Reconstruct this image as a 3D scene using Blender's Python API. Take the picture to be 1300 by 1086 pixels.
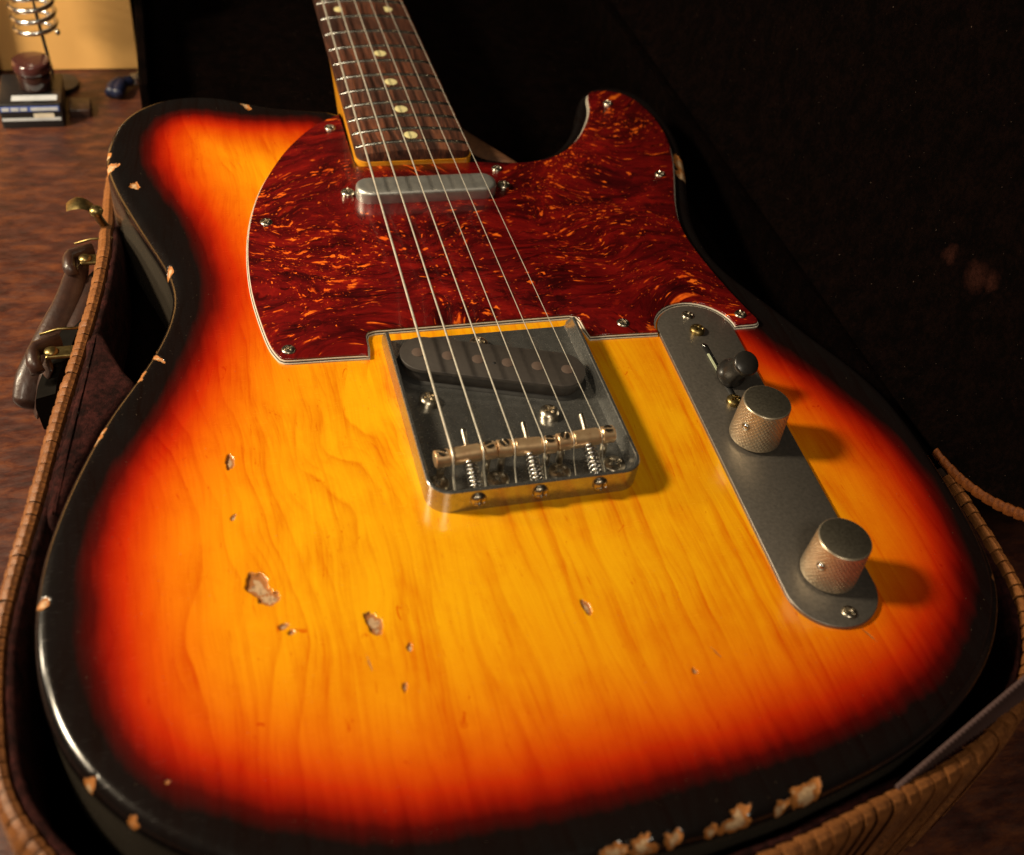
import bpy, bmesh, math, random
import numpy as np
from mathutils import Vector, Matrix, Euler
from mathutils.geometry import delaunay_2d_cdt

random.seed(7); rng = np.random.default_rng(7)
S = 0.001                       # everything below is written in millimetres
sc = bpy.context.scene
for o in list(bpy.data.objects): bpy.data.objects.remove(o)

# ------------------------------------------------------------------ camera
cam_d = bpy.data.cameras.new('camera'); cam = bpy.data.objects.new('camera', cam_d)
sc.collection.objects.link(cam); sc.camera = cam
cam.location = (-0.10397, -0.251555, 0.277928)
cam.rotation_euler = (0.78369476, -0.11826406, -0.26378552)
cam_d.sensor_width = 36; cam_d.lens = 36 * 1361.425 / 1300
cam_d.clip_start = 0.01; cam_d.clip_end = 20
cam_d.dof.use_dof = True; cam_d.dof.focus_distance = 0.43; cam_d.dof.aperture_fstop = 9.5
# ------------------------------------------------------------------ world
w = bpy.data.worlds.new('World'); sc.world = w; w.use_nodes = True
w.node_tree.nodes['Background'].inputs[0].default_value = (1, .72, .45, 1)
w.node_tree.nodes['Background'].inputs[1].default_value = 0.014
# ------------------------------------------------------------------ lamps (a warm room lamp to the left, a weak ceiling lamp, an added fill)
def area(name, loc, target, size, power, col, shape='DISK'):
    d = bpy.data.lights.new(name, 'AREA'); d.shape = shape; d.size = size; d.energy = power; d.color = col
    o = bpy.data.objects.new(name, d); sc.collection.objects.link(o)
    o.location = loc; o.rotation_euler = (Vector(target) - Vector(loc)).to_track_quat('-Z', 'Y').to_euler()
    return o
area('desk_lamp', (-0.66, 0.16, 0.55), (0, 0, 0), 0.13, 10.4, (1, .82, .57))
area('ceiling_lamp', (-0.5, -1.6, 2.2), (0, 0, 0), 0.6, 22.0, (1, .86, .66))
area('box_fill_light', (-0.52, 0.16, 0.16), (-0.2, 0.5, 0.02), 0.1, 2.3, (1, .84, .60))  # added fill light with no known source, brightens the yellow box
sc.view_settings.view_transform = 'Standard'; sc.view_settings.look = 'None'
sc.view_settings.exposure = 0; sc.view_settings.gamma = 1

# ================================================================== materials
def mat(name):
    m = bpy.data.materials.new(name); m.use_nodes = True
    nt = m.node_tree; b = nt.nodes['Principled BSDF']
    return m, nt, b
class G:
    """small node graph helper; coordinates come in millimetres"""
    def __init__(s, name):
        s.m, s.nt, s.b = mat(name)
        tc = s.nt.nodes.new('ShaderNodeTexCoord'); s.mm = s.vm('MULTIPLY', tc.outputs['Object'], (1000, 1000, 1000))
    def n(s, t, **k):
        x = s.nt.nodes.new(t)
        for a, v in k.items(): setattr(x, a, v)
        return x
    def put(s, sock, v):
        if isinstance(v, bpy.types.NodeSocket): s.nt.links.new(v, sock)
        elif v is not None: sock.default_value = v
    def vm(s, op, a, b=None):
        x = s.n('ShaderNodeVectorMath', operation=op); s.put(x.inputs[0], a); s.put(x.inputs[1], b); return x.outputs[0]
    def ma(s, op, a, b=None, c=None, clamp=False):
        x = s.n('ShaderNodeMath', operation=op, use_clamp=clamp); s.put(x.inputs[0], a); s.put(x.inputs[1], b)
        if c is not None: s.put(x.inputs[2], c)
        return x.outputs[0]
    def noise(s, vec, scale=1, detail=3, rough=.5, dist=0, color=False):
        x = s.n('ShaderNodeTexNoise'); s.put(x.inputs['Vector'], vec); x.inputs['Scale'].default_value = scale
        x.inputs['Detail'].default_value = detail; x.inputs['Roughness'].default_value = rough; x.inputs['Distortion'].default_value = dist
        return x.outputs['Color' if color else 'Fac']
    def ramp(s, fac, stops, interp='LINEAR'):
        x = s.n('ShaderNodeValToRGB'); s.put(x.inputs[0], fac); cr = x.color_ramp; cr.interpolation = interp
        while len(cr.elements) < len(stops): cr.elements.new(.5)
        for e, (p, c) in zip(cr.elements, stops):
            e.position = p; e.color = (c, c, c, 1) if isinstance(c, (int, float)) else (*c, 1)
        return x.outputs[0]
    def mr(s, v, a, b, c=0, d=1, smooth=False):
        x = s.n('ShaderNodeMapRange', interpolation_type='SMOOTHSTEP' if smooth else 'LINEAR'); s.put(x.inputs[0], v)
        for i, q in enumerate((a, b, c, d)): x.inputs[i+1].default_value = q
        return x.outputs[0]
    def mix(s, f, a, b, mode='MIX'):
        x = s.n('ShaderNodeMix', data_type='RGBA', blend_type=mode); s.put(x.inputs[0], f)
        for sock, v in ((x.inputs[6], a), (x.inputs[7], b)):
            if isinstance(v, tuple): v = (*v, 1) if len(v) == 3 else v
            s.put(sock, v)
        return x.outputs[2]
    def attr(s, name): x = s.n('ShaderNodeAttribute', attribute_name=name); return x.outputs['Fac']
    def bump(s, h, dist=.1, strength=.5):
        x = s.n('ShaderNodeBump'); s.put(x.inputs['Height'], h); x.inputs['Distance'].default_value = dist * S; x.inputs['Strength'].default_value = strength
        s.nt.links.new(x.outputs[0], s.b.inputs['Normal'])
    def set(s, **k):
        N = dict(col='Base Color', rough='Roughness', metal='Metallic', coat='Coat Weight', coatr='Coat Roughness', spec='Specular IOR Level',
                 sheen='Sheen Weight', sheent='Sheen Tint', sheenr='Sheen Roughness', ior='IOR', aniso='Anisotropic')
        for a, v in k.items():
            if isinstance(v, tuple) and len(v) == 3: v = (*v, 1)
            s.put(s.b.inputs[N[a]], v)
        return s.m

def m_body():
    g = G('sunburst_lacquer')
    P = g.mm
    sx = g.n('ShaderNodeSeparateXYZ'); g.put(sx.inputs[0], P); X, Y, Z = sx.outputs
    # growth rings: contour lines of a slanted field, near parallel on the right, cathedral figure on the left
    field = g.noise(g.vm('MULTIPLY', P, (.014, .0085, .01)), 1, 2, .45, .25)
    amp = g.mr(X, -70, 20, 7.5, 1.3)
    ph = g.ma('ADD', g.ma('MULTIPLY', X, .115), g.ma('MULTIPLY', field, amp))
    ph = g.ma('ADD', ph, g.ma('MULTIPLY', g.noise(g.vm('MULTIPLY', P, (.12, .03, .1)), 1, 3, .6), .4))
    saw = g.ma('FRACT', ph)
    ring = g.ma('MULTIPLY', g.ma('POWER', saw, 3.5), g.mr(saw, .93, 1, 1, 0))
    ring = g.ma('MULTIPLY', ring, g.mr(g.noise(g.vm('MULTIPLY', P, (.04, .014, .01)), 1, 2), .38, .62))
    ring2 = g.ma('POWER', g.ma('FRACT', g.ma('MULTIPLY', ph, 2.7)), 4)
    ring2 = g.ma('MULTIPLY', ring2, g.mr(g.noise(g.vm('MULTIPLY', P, (.03, .02, .01)), 1.7, 2), .48, .66))
    Pw = g.vm('ADD', P, g.vm('MULTIPLY', g.noise(g.vm('MULTIPLY', P, (.02, .012, .01)), 1, 2, color=True), (18, 0, 0)))
    fine = g.mr(g.noise(g.vm('MULTIPLY', Pw, (1.9, .035, .1)), 1, 4, .65), .42, .68)
    streak = g.mr(g.noise(g.vm('MULTIPLY', Pw, (.28, .008, .01)), 1, 3, .6), .5, .7)
    pore = g.mr(g.noise(g.vm('MULTIPLY', Pw, (1.1, .12, .2)), 1, 3, .6), .665, .71)
    mott = g.mr(g.noise(g.vm('MULTIPLY', P, (.05, .03, .02)), 1, 5, .65), .45, .7)
    knot = g.mr(g.noise(g.vm('MULTIPLY', P, (.16, .09, .1)), 1, 3, .7, 1.0), .69, .74)
    bd = g.ma('SUBTRACT', g.attr('burst'), .6)
    bd = g.ma('ADD', bd, g.ma('MULTIPLY', g.ma('SUBTRACT', g.noise(P, .02, 3), .5), 7))
    bd = g.ma('ADD', bd, g.ma('MULTIPLY', g.ma('SUBTRACT', g.noise(g.vm('MULTIPLY', P, (.22, .03, .1)), 1, 3), .5), 4))
    t = g.mr(bd, -12, 68)
    T = lambda mm: (mm + 12) / 80
    base = g.ramp(t, [(0, (.006, .005, .005)), (T(-4), (.007, .0042, .004)), (T(1), (.07, .003, .002)), (T(5.5), (.28, .009, .002)),
                      (T(10.5), (.50, .028, .002)), (T(17), (.64, .085, .002)), (T(27), (.74, .19, .003)), (T(42), (.80, .31, .004)), (1, (.84, .405, .005))])
    grain = g.ma('ADD', g.ma('MULTIPLY', ring, .5), g.ma('MULTIPLY', ring2, .3))
    for v_, k_ in ((streak, .22), (fine, .18), (pore, .45), (mott, .3), (knot, .7)): grain = g.ma('ADD', grain, g.ma('MULTIPLY', v_, k_))
    grain = g.ma('MINIMUM', g.ma('MULTIPLY', grain, 1.3), 1.1)
    base = g.mix(grain, base, g.mix(1.0, base, (.76, .37, .24), 'MULTIPLY'))
    chip = g.attr('chip')
    cn = g.ma('ADD', chip, g.ma('MULTIPLY', g.ma('SUBTRACT', g.noise(P, 1.0, 4, .7), .5), .6))
    cm = g.mr(cn, .02, .06)
    rim = g.mr(g.ma('ADD', chip, g.ma('MULTIPLY', g.ma('SUBTRACT', g.noise(P, .45, 3, .6), .5), 1.6)), .42, .52)
    wood = g.mix(g.noise(g.vm('MULTIPLY', P, (2.2, .5, 1)), 1, 4, .7), (.32, .18, .08), (.62, .44, .26))
    wood = g.mix(g.mr(g.noise(P, .8, 4, .7), .52, .64), wood, (.20, .10, .045))
    wood = g.mix(rim, (.33, .115, .018), wood)
    col = g.mix(cm, base, wood)
    sidef = g.mr(Z, -4.3, -8)
    col = g.mix(g.ma('MULTIPLY', sidef, g.ma('SUBTRACT', 1, cm)), col, g.mix(g.noise(P, .05, 4), (.042, .034, .026), (.062, .052, .04)))  # greyer sides: the reflection on the gloss put into the colour
    specks = g.mr(g.noise(P, 1.3, 1), .77, .80)
    col = g.mix(g.ma('MULTIPLY', specks, .35), col, (.3, .22, .15))
    scr = g.noise(g.vm('MULTIPLY', Pw, (.25, 2.2, .3)), 1, 2, .5)
    r = g.ma('ADD', .12, g.ma('MULTIPLY', cm, .5))
    r = g.ma('ADD', r, g.ma('MULTIPLY', g.noise(P, .06, 6, .7), .14))
    r = g.ma('ADD', r, g.ma('MULTIPLY', g.mr(scr, .62, .7), .12))
    g.set(col=col, rough=r, spec=.5, coat=g.ma('SUBTRACT', .25, g.ma('MULTIPLY', cm, .25)), coatr=.12)
    h = g.ma('ADD', g.ma('MULTIPLY', fine, .35), g.ma('MULTIPLY', g.noise(P, .12, 3), 1.2))
    h = g.ma('ADD', h, g.ma('MULTIPLY', g.mr(scr, .64, .7), .3))
    h = g.ma('ADD', h, g.ma('MULTIPLY', g.ma('MULTIPLY', cm, g.noise(P, 2.0, 4, .7)), 9))
    g.bump(h, .035, .5)
    return g.m

def m_tortoise():
    g = G('tortoiseshell'); P = g.mm
    def warp(v, sc_, a, d=1): return g.vm('ADD', v, g.vm('MULTIPLY', g.vm('SUBTRACT', g.noise(v, sc_, d, color=True), (.5, .5, .5)), (a, a, 0)))
    W = warp(warp(P, .013, 82), .1, 8, 2)
    W3 = warp(W, .45, 2.4, 2)
    st = lambda sx_, sy_, off: g.vm('ADD', g.vm('MULTIPLY', W3, (sx_, sy_, 0)), (off, off * 1.3, 0))
    cloud = g.noise(st(.035, .085, 0), 1, 6, .7)
    base = g.ramp(cloud, [(.3, (.018, .0015, .002)), (.42, (.05, .002, .0025)), (.53, (.115, .0035, .0035)), (.64, (.185, .006, .004)), (.76, (.30, .013, .005))])
    dk = g.mr(g.noise(st(.07, .24, 9), 1, 4, .65), .53, .66)
    col = g.mix(g.ma('MULTIPLY', dk, .8), base, (.012, .001, .0015))
    dens = g.mr(g.noise(P, .022, 2), .36, .58, .018, .075)
    def fl(vec, lo, hi, det=2):
        n = g.ma('ADD', g.noise(vec, 1, det, .5), dens); return g.mr(n, lo, hi), g.mr(n, lo - .05, hi)
    a, ah = fl(st(.16, .32, 31), .715, .745)
    b, bh = fl(st(.36, .7, 57), .73, .76)
    c, ch_ = fl(st(.07, .16, 83), .735, .76, 3)
    d, dh = fl(st(.75, 1.5, 12), .745, .78)
    halo = g.ma('MAXIMUM', g.ma('MAXIMUM', ah, bh), ch_)
    col = g.mix(g.ma('MULTIPLY', halo, .7), col, (.34, .016, .004))
    f = g.ma('MAXIMUM', g.ma('MAXIMUM', a, b), g.ma('MAXIMUM', c, g.ma('MULTIPLY', d, .6)))
    f = g.ma('MULTIPLY', f, g.mr(g.noise(P, .3, 3), .32, .6, .35, 1))
    col = g.mix(f, col, g.mix(g.noise(P, .2, 3), (.75, .06, .004), (1, .26, .02)))
    scr = g.mr(g.noise(g.vm('MULTIPLY', P, (.12, 2.4, 1)), 1, 2), .66, .7)
    g.set(col=col, rough=g.ma('MULTIPLY_ADD', g.noise(P, .08, 5, .7), .14, g.ma('MULTIPLY_ADD', scr, .12, .14)), spec=.5, coat=.35, coatr=.08)
    g.bump(g.ma('ADD', g.noise(P, .05, 2), g.ma('MULTIPLY', scr, .08)), .25, .4)
    return g.m

def m_metal(name, col, rough, col2=None, nscale=.25, metal=1., bump=.02, rv=.2):
    g = G(name); P = g.mm
    n = g.noise(P, nscale, 5, .65)
    c = g.mix(g.mr(n, .35, .7), col, col2 or tuple(x * .7 for x in col))
    g.set(col=c, metal=metal, rough=g.ma('MULTIPLY_ADD', g.noise(P, nscale * 2.3, 4), rv, rough - rv / 2))
    if bump: g.bump(g.noise(P, nscale * 6, 4), bump, .6)
    return g.m
def m_plain(name, col, rough, spec=.5, col2=None, nscale=.2, coat=0, bump=.02, metal=0):
    g = G(name); P = g.mm
    n = g.noise(P, nscale, 5, .6)
    g.set(col=g.mix(g.mr(n, .3, .7), col, col2 or tuple(x * .75 for x in col)), rough=g.ma('MULTIPLY_ADD', n, .2, rough - .1), spec=spec, coat=coat, coatr=.15, metal=metal)
    if bump: g.bump(g.noise(P, nscale * 5, 4), bump, .6)
    return g.m

def m_rosewood():
    g = G('rosewood'); P = g.mm
    Pw = g.vm('ADD', P, g.vm('MULTIPLY', g.noise(P, .03, 2, color=True), (7, 0, 0)))
    a = g.noise(g.vm('MULTIPLY', Pw, (.45, .018, .2)), 1, 4, .6)
    b = g.noise(g.vm('MULTIPLY', Pw, (2.6, .11, .5)), 1, 3, .65)
    c = g.ramp(a, [(.3, (.018, .008, .006)), (.48, (.06, .024, .016)), (.6, (.11, .042, .025)), (.75, (.19, .07, .033))])
    c = g.mix(g.mr(b, .52, .64), c, (.022, .010, .008))
    c = g.mix(g.mr(g.noise(P, .018, 1), .45, .6, 0, .55), c, g.mix(1.0, c, (1.7, 1.4, 1.1), 'MULTIPLY'))
    g.set(col=c, rough=.48, spec=.4); g.bump(b, .1, .7); return g.m

def m_amber(name='amber_maple', k=1.):
    g = G(name); P = g.mm
    n = g.noise(g.vm('MULTIPLY', P, (.3, .02, .3)), 1, 4)
    g.set(col=g.mix(n, (.82 * k, .36 * k, .02 * k), (.6 * k, .22 * k, .012 * k)), rough=.28, coat=.3, coatr=.1); return g.m

def m_plush(name, a=(.014, .004, .004), b=(.05, .014, .013), specks=.6, sheen=.5):
    g = G(name); P = g.mm
    n = g.noise(P, .12, 4, .7); f = g.noise(P, 2.2, 3, .7)
    c = g.mix(g.mr(g.ma('MULTIPLY', g.ma('MULTIPLY', n, g.noise(P, 4.5, 2)), g.noise(P, .5, 4, .7)), .09, .2), a, b)
    sp = g.mr(g.noise(P, 1.05, 1), .79, .82)
    c = g.mix(g.ma('MULTIPLY', sp, specks), c, (.35, .25, .2))
    g.set(col=c, rough=.95, spec=.02 if name == 'black_plush' else .1, sheen=sheen, sheent=(.5, .16, .12), sheenr=.45)
    
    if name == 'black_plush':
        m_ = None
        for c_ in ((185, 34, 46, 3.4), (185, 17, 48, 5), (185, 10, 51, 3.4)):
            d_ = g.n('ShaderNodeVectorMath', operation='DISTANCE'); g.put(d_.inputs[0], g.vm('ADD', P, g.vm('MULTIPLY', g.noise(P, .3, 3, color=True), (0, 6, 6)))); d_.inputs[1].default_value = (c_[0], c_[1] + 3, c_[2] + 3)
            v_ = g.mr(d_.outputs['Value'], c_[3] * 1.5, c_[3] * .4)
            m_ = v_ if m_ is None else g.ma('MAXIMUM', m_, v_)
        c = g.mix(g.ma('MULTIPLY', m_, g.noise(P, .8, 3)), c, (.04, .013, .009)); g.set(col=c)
    g.bump(f, .8, 1); return g.m

def m_tan(k=1., name='tan_ribbed_covering'):
    g = G(name); P = g.mm
    n = g.noise(P, .35, 5, .7); big = g.noise(P, .05, 3)
    c = g.ramp(n, [(.3, (.06, .022, .008)), (.46, (.22, .08, .022)), (.6, (.32, .125, .036)), (.75, (.46, .21, .07))])
    c = g.mix(g.mr(big, .4, .65, 0, .6), c, (.15, .055, .02)); c = g.mix(1.0, c, (1, 1, 1) if k == 1 else (k, k * .78, k * .58), 'MULTIPLY')
    oi = g.n('ShaderNodeObjectInfo')
    c = g.mix(g.mr(oi.outputs['Random'], 0, 1, 0, .45), c, g.mix(1.0, c, (.55, .5, .45), 'MULTIPLY'))
    g.set(col=c, rough=g.mr(n, .3, .7, .55, .36), spec=.35 if k == 1 else .08); g.bump(n, .5, .9); return g.m

def m_table():
    g = G('mottled_brown_table_top'); P = g.mm
    a = g.noise(g.vm('MULTIPLY', P, (.06, .15, .1)), 1, 6, .7, .3)
    b = g.noise(g.vm('MULTIPLY', P, (.12, .3, .1)), 1, 4, .7)
    c = g.ramp(a, [(.33, (.022, .009, .007)), (.47, (.05, .014, .009)), (.58, (.095, .028, .012)), (.72, (.145, .046, .018))])
    c = g.mix(g.mr(b, .45, .7, 0, .6), c, (.06, .024, .018))
    g.set(col=c, rough=g.mr(b, .3, .7, .32, .5), spec=.5); g.bump(b, .15, .5); return g.m

def m_cupboard():
    g = G('pale_yellow_painted_board'); P = g.mm
    n = g.noise(g.vm('MULTIPLY', P, (.02, .02, .008)), 1, 4)
    g.set(col=g.mix(n, (.78, .45, .15), (.66, .36, .11)), rough=.6); g.bump(g.noise(P, .4, 3), .1, .4); return g.m
def m_print():
    g = G('printed_black_label'); P = g.mm
    g.set(col=(.012, .012, .014), rough=.3); return g.m

M = dict(body=m_body(), tort=m_tortoise(), rose=m_rosewood(), amber=m_amber(),
    white=m_plain('aged_white_ply', (.72, .66, .54), .4), black=m_plain('black_ply', (.012, .011, .01), .4),
    nickel=m_metal('aged_nickel', (.62, .56, .46), .3, (.34, .29, .22), .5), chrome=m_metal('dull_chrome_cover', (.60, .60, .57), .40, (.46, .46, .44), .15, metal=.85),
    bridge=m_metal('aged_bridge_steel', (.48, .48, .46), .25, (.34, .345, .335), .4, rv=.16, metal=.92, bump=.005),
    cplate=m_metal('brushed_control_plate', (.265, .24, .21), .44, (.18, .165, .145), .7, bump=.03, metal=.8),
    knob=m_metal('knurled_nickel', (.60, .52, .39), .36, (.48, .40, .29), .4, metal=.85), knobtop=m_metal('knob_face_nickel', (.36, .33, .26), .46, (.30, .27, .21), .5),
    copper=m_metal('tarnished_brass', (.92, .66, .38), .32, (.76, .48, .27), .35, metal=.8), brass=m_metal('old_brass', (.36, .27, .11), .38, (.17, .12, .045), .35),
    wire=m_metal('string_wire', (.92, .87, .74), .36, bump=0, metal=.6), fret=m_metal('fret_wire', (.75, .73, .64), .22, bump=0),
    blk=m_plain('black_plastic', (.013, .012, .011), .32, col2=(.02, .018, .016), nscale=.3, coat=.2), pickup=m_plain('black_fibre', (.045, .038, .033), .55, col2=(.034, .028, .025), nscale=.5),
    pole=m_plain('dull_magnet', (.15, .105, .085), .5, metal=.3), clay=m_plain('cream_dot', (.80, .72, .36), .45),
    slot=m_plain('dark_recess', (.01, .009, .008), .7), fibre=m_plain('pale_switch_leaf', (.55, .6, .4), .4),
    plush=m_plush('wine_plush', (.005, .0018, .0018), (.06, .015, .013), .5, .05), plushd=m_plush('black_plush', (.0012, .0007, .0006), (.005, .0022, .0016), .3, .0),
    tan=m_tan(), tan_shaded=m_tan(.5, 'shaded_tan_covering'), matte=m_plain('matt_black_leather', (.006, .005, .004), .9, spec=.05), dkl=m_plain('dark_brown_backing', (.03, .014, .008), .6), leather=m_plain('brown_leather', (.05, .023, .016), .4, col2=(.022, .010, .008), nscale=.12, coat=.15, bump=.25),
    leather2=m_plain('worn_tan_leather', (.13, .055, .022), .6, col2=(.07, .028, .012), nscale=.3, bump=.2), vinyl=m_plain('maroon_vinyl', (.10, .035, .028), .45, col2=(.07, .022, .018)), web=m_plain('purple_grey_webbing', (.085, .045, .04), .7, bump=.1),
    table=m_table(), cup=m_cupboard(), dk=m_plain('dark_card', (.012, .011, .012), .35), blue=m_plain('navy_grip', (.008, .012, .04), .45),
    prw=m_plain('pale_print', (.55, .58, .62), .5), prb=m_plain('blue_print', (.06, .12, .45), .5), jar=m_plain('dark_glass', (.03, .012, .01), .15, coat=.6),
    lid=m_plain('glossy_maroon_cap', (.06, .018, .017), .15, coat=.5), steel=m_metal('spring_steel', (.75, .74, .72), .22, bump=0))

# ================================================================== mesh helpers
def link(name, verts, faces, m, parent=None, smooth=True, origin=(0, 0, 0), auto=None, kind=None, label=None):
    me = bpy.data.meshes.new(name)
    o3 = np.array(origin, float)
    V = (np.asarray(verts, float) - o3) * S
    me.from_pydata(V.tolist(), [], [list(map(int, f)) for f in faces]); me.materials.append(m)
    bm = bmesh.new(); bm.from_mesh(me); bmesh.ops.recalc_face_normals(bm, faces=bm.faces); bm.to_mesh(me); bm.free()
    if smooth:
        me.polygons.foreach_set('use_smooth', [True] * len(me.polygons))
        if auto is not None: me.set_sharp_from_angle(angle=math.radians(auto))
    o = bpy.data.objects.new(name, me); sc.collection.objects.link(o)
    o.location = Vector(o3 * S) - (Vector(parent['_w']) * S if parent else Vector((0, 0, 0)))
    o['_w'] = list(map(float, o3))
    if parent: o.parent = parent
    if kind: o['kind'] = kind
    if label: o['label'] = label
    return o
def thing(name, label, cat, loc=(0, 0, 0), group=None):
    o = bpy.data.objects.new(name, None); sc.collection.objects.link(o); o.location = Vector(loc) * S; o['_w'] = list(map(float, loc))
    o.empty_display_size = .02; o['label'] = label; o['category'] = cat
    if group: o['group'] = group
    return o
def inst(src, loc, parent, rotz=0, rot=None, label=None):
    o = src.copy(); sc.collection.objects.link(o); o.parent = parent
    o.location = (Vector(loc) - Vector(parent['_w'])) * S; o['_w'] = list(map(float, loc))
    o.rotation_euler = rot if rot is not None else (0, 0, rotz)
    if label: o['label'] = label
    return o
def grid_faces(nr, nc, closed_c=True, off=0):
    F = []
    for i in range(nr - 1):
        for j in range(nc if closed_c else nc - 1):
            a = off + i * nc + j; b = off + i * nc + (j + 1) % nc
            F.append((a, b, b + nc, a + nc))
    return F
def lathe(prof, n=32, c=(0, 0, 0), axis=(0, 0, 1), cap=(True, True)):
    q = Vector((0, 0, 1)).rotation_difference(Vector(axis).normalized()).to_matrix()
    V = []
    for r, z in prof:
        for j in range(n):
            a = 2 * math.pi * j / n; p = q @ Vector((r * math.cos(a), r * math.sin(a), z)); V.append((p.x + c[0], p.y + c[1], p.z + c[2]))
    F = grid_faces(len(prof), n)
    if cap[0]: F.append(tuple(range(n)))
    if cap[1]: F.append(tuple(range((len(prof) - 1) * n, len(prof) * n)))
    return V, F
def tube(pts, r, n=8, cap=True, flat=1., up=(0, 0, 1)):
    pts = [Vector(p) for p in pts]; V = []; N = len(pts)
    for i, p in enumerate(pts):
        t = (pts[min(i + 1, N - 1)] - pts[max(i - 1, 0)]).normalized()
        u = Vector(up); u = (u - t * u.dot(t))
        if u.length < 1e-3: u = Vector((1, 0, 0)) - t * t.x
        u.normalize(); v = t.cross(u)
        ri = r[i] if isinstance(r, (list, tuple)) else r
        for j in range(n):
            a = 2 * math.pi * j / n; V.append(tuple(p + u * (math.cos(a) * ri * flat) + v * (math.sin(a) * ri)))
    F = grid_faces(N, n)
    if cap: F += [tuple(range(n)), tuple(range((N - 1) * n, N * n))]
    return V, F
def merge(*parts):
    V, F = [], []
    for v, f in parts:
        o = len(V); V += list(map(tuple, v)); F += [tuple(i + o for i in x) for x in f]
    return V, F
def box(x0, x1, y0, y1, z0, z1):
    V = [(x0, y0, z0), (x1, y0, z0), (x1, y1, z0), (x0, y1, z0), (x0, y0, z1), (x1, y0, z1), (x1, y1, z1), (x0, y1, z1)]
    return V, [(0, 3, 2, 1), (4, 5, 6, 7), (0, 1, 5, 4), (1, 2, 6, 5), (2, 3, 7, 6), (3, 0, 4, 7)]
def bevel(o, w, seg=2, ang=30):
    md = o.modifiers.new('bevel', 'BEVEL'); md.width = w * S; md.segments = seg; md.limit_method = 'ANGLE'; md.angle_limit = math.radians(ang)
    return o
def catmull(P, closed=True, sub=8):
    P = np.asarray(P, float); n = len(P); out = []
    rng_ = range(n) if closed else range(n - 1)
    for i in rng_:
        if closed: a, b, c, d = P[i - 1], P[i], P[(i + 1) % n], P[(i + 2) % n]
        else: a, b, c, d = P[max(i - 1, 0)], P[i], P[i + 1], P[min(i + 2, n - 1)]
        for k in range(sub):
            t = k / sub; out.append(.5 * ((2 * b) + (-a + c) * t + (2 * a - 5 * b + 4 * c - d) * t * t + (-a + 3 * b - 3 * c + d) * t ** 3))
    if not closed: out.append(P[-1])
    return np.array(out)
def resample(P, step, closed=True):
    P = np.asarray(P, float); Q = np.vstack([P, P[:1]]) if closed else P
    d = np.r_[0, np.cumsum(np.linalg.norm(np.diff(Q, axis=0), axis=1))]
    n = max(3, int(round(d[-1] / step))); s = np.linspace(0, d[-1], n + 1)
    R = np.stack([np.interp(s, d, Q[:, k]) for k in range(Q.shape[1])], 1)
    return R[:-1] if closed else R
def smooth_closed(P, it=3):
    P = P.copy()
    for _ in range(it): P = .5 * P + .25 * (np.roll(P, 1, 0) + np.roll(P, -1, 0))
    return P
def normals2(P, closed=True):
    if closed: t = np.roll(P[:, :2], -1, 0) - np.roll(P[:, :2], 1, 0)
    else: t = np.gradient(P[:, :2], axis=0)
    t /= np.linalg.norm(t, axis=1)[:, None] + 1e-12
    return np.stack([t[:, 1], -t[:, 0]], 1)
def area2(P): x, y = P[:, 0], P[:, 1]; return .5 * np.sum(x * np.roll(y, -1) - y * np.roll(x, -1))
def ccw(P): return P if area2(P) > 0 else P[::-1].copy()
def sdist(pts, poly):
    """signed distance, positive inside"""
    A = poly; B = np.roll(poly, -1, 0); out = np.empty(len(pts))
    for s in range(0, len(pts), 4000):
        p = pts[s:s + 4000][:, None, :]; ab = (B - A)[None]; ap = p - A[None]
        t = np.clip((ap * ab).sum(2) / ((ab ** 2).sum(2) + 1e-12), 0, 1)
        d = np.sqrt((((ap - ab * t[..., None])) ** 2).sum(2)).min(1)
        y = p[..., 1]; c = ((A[None, :, 1] > y) != (B[None, :, 1] > y))
        xi = A[None, :, 0] + (y - A[None, :, 1]) * (B - A)[None, :, 0] / ((B - A)[None, :, 1] + 1e-12)
        ins = ((c & (p[..., 0] < xi)).sum(1) % 2) == 1
        out[s:s + 4000] = np.where(ins, d, -d)
    return out
def prism(outline, z0, z1, ch=0.0, chz=None, bottom=True):
    """closed outline -> plate with a small chamfered upper edge"""
    P = ccw(np.asarray(outline, float)[:, :2]); n = len(P); N = normals2(P)
    rings = [(P, z0), (P, z1 - (ch if chz is None else chz))]
    if ch: rings.append((P - N * ch * .35, z1 - ch * .3)); rings.append((P - N * ch, z1))
    V = [(x, y, z) for R, z in rings for x, y in R]
    F = grid_faces(len(rings), n); top = list(range((len(rings) - 1) * n, len(rings) * n))
    F.append(tuple(top))
    if bottom: F.append(tuple(range(n))[::-1])
    return V, F
def rrect(x0, x1, y0, y1, r, n=6):
    rs = r if isinstance(r, (list, tuple)) else [r] * 4; out = []
    for (cx, cy, a0), q in zip(((x1, y1, 0), (x0, y1, 90), (x0, y0, 180), (x1, y0, 270)), rs):
        sx = -1 if cx == x1 else 1; sy = -1 if cy == y1 else 1
        for k in range(n + 1):
            a = math.radians(a0 + 90 * k / n); out.append((cx + sx * q + q * math.cos(a), cy + sy * q + q * math.sin(a)))
    return np.array(out)

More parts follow.
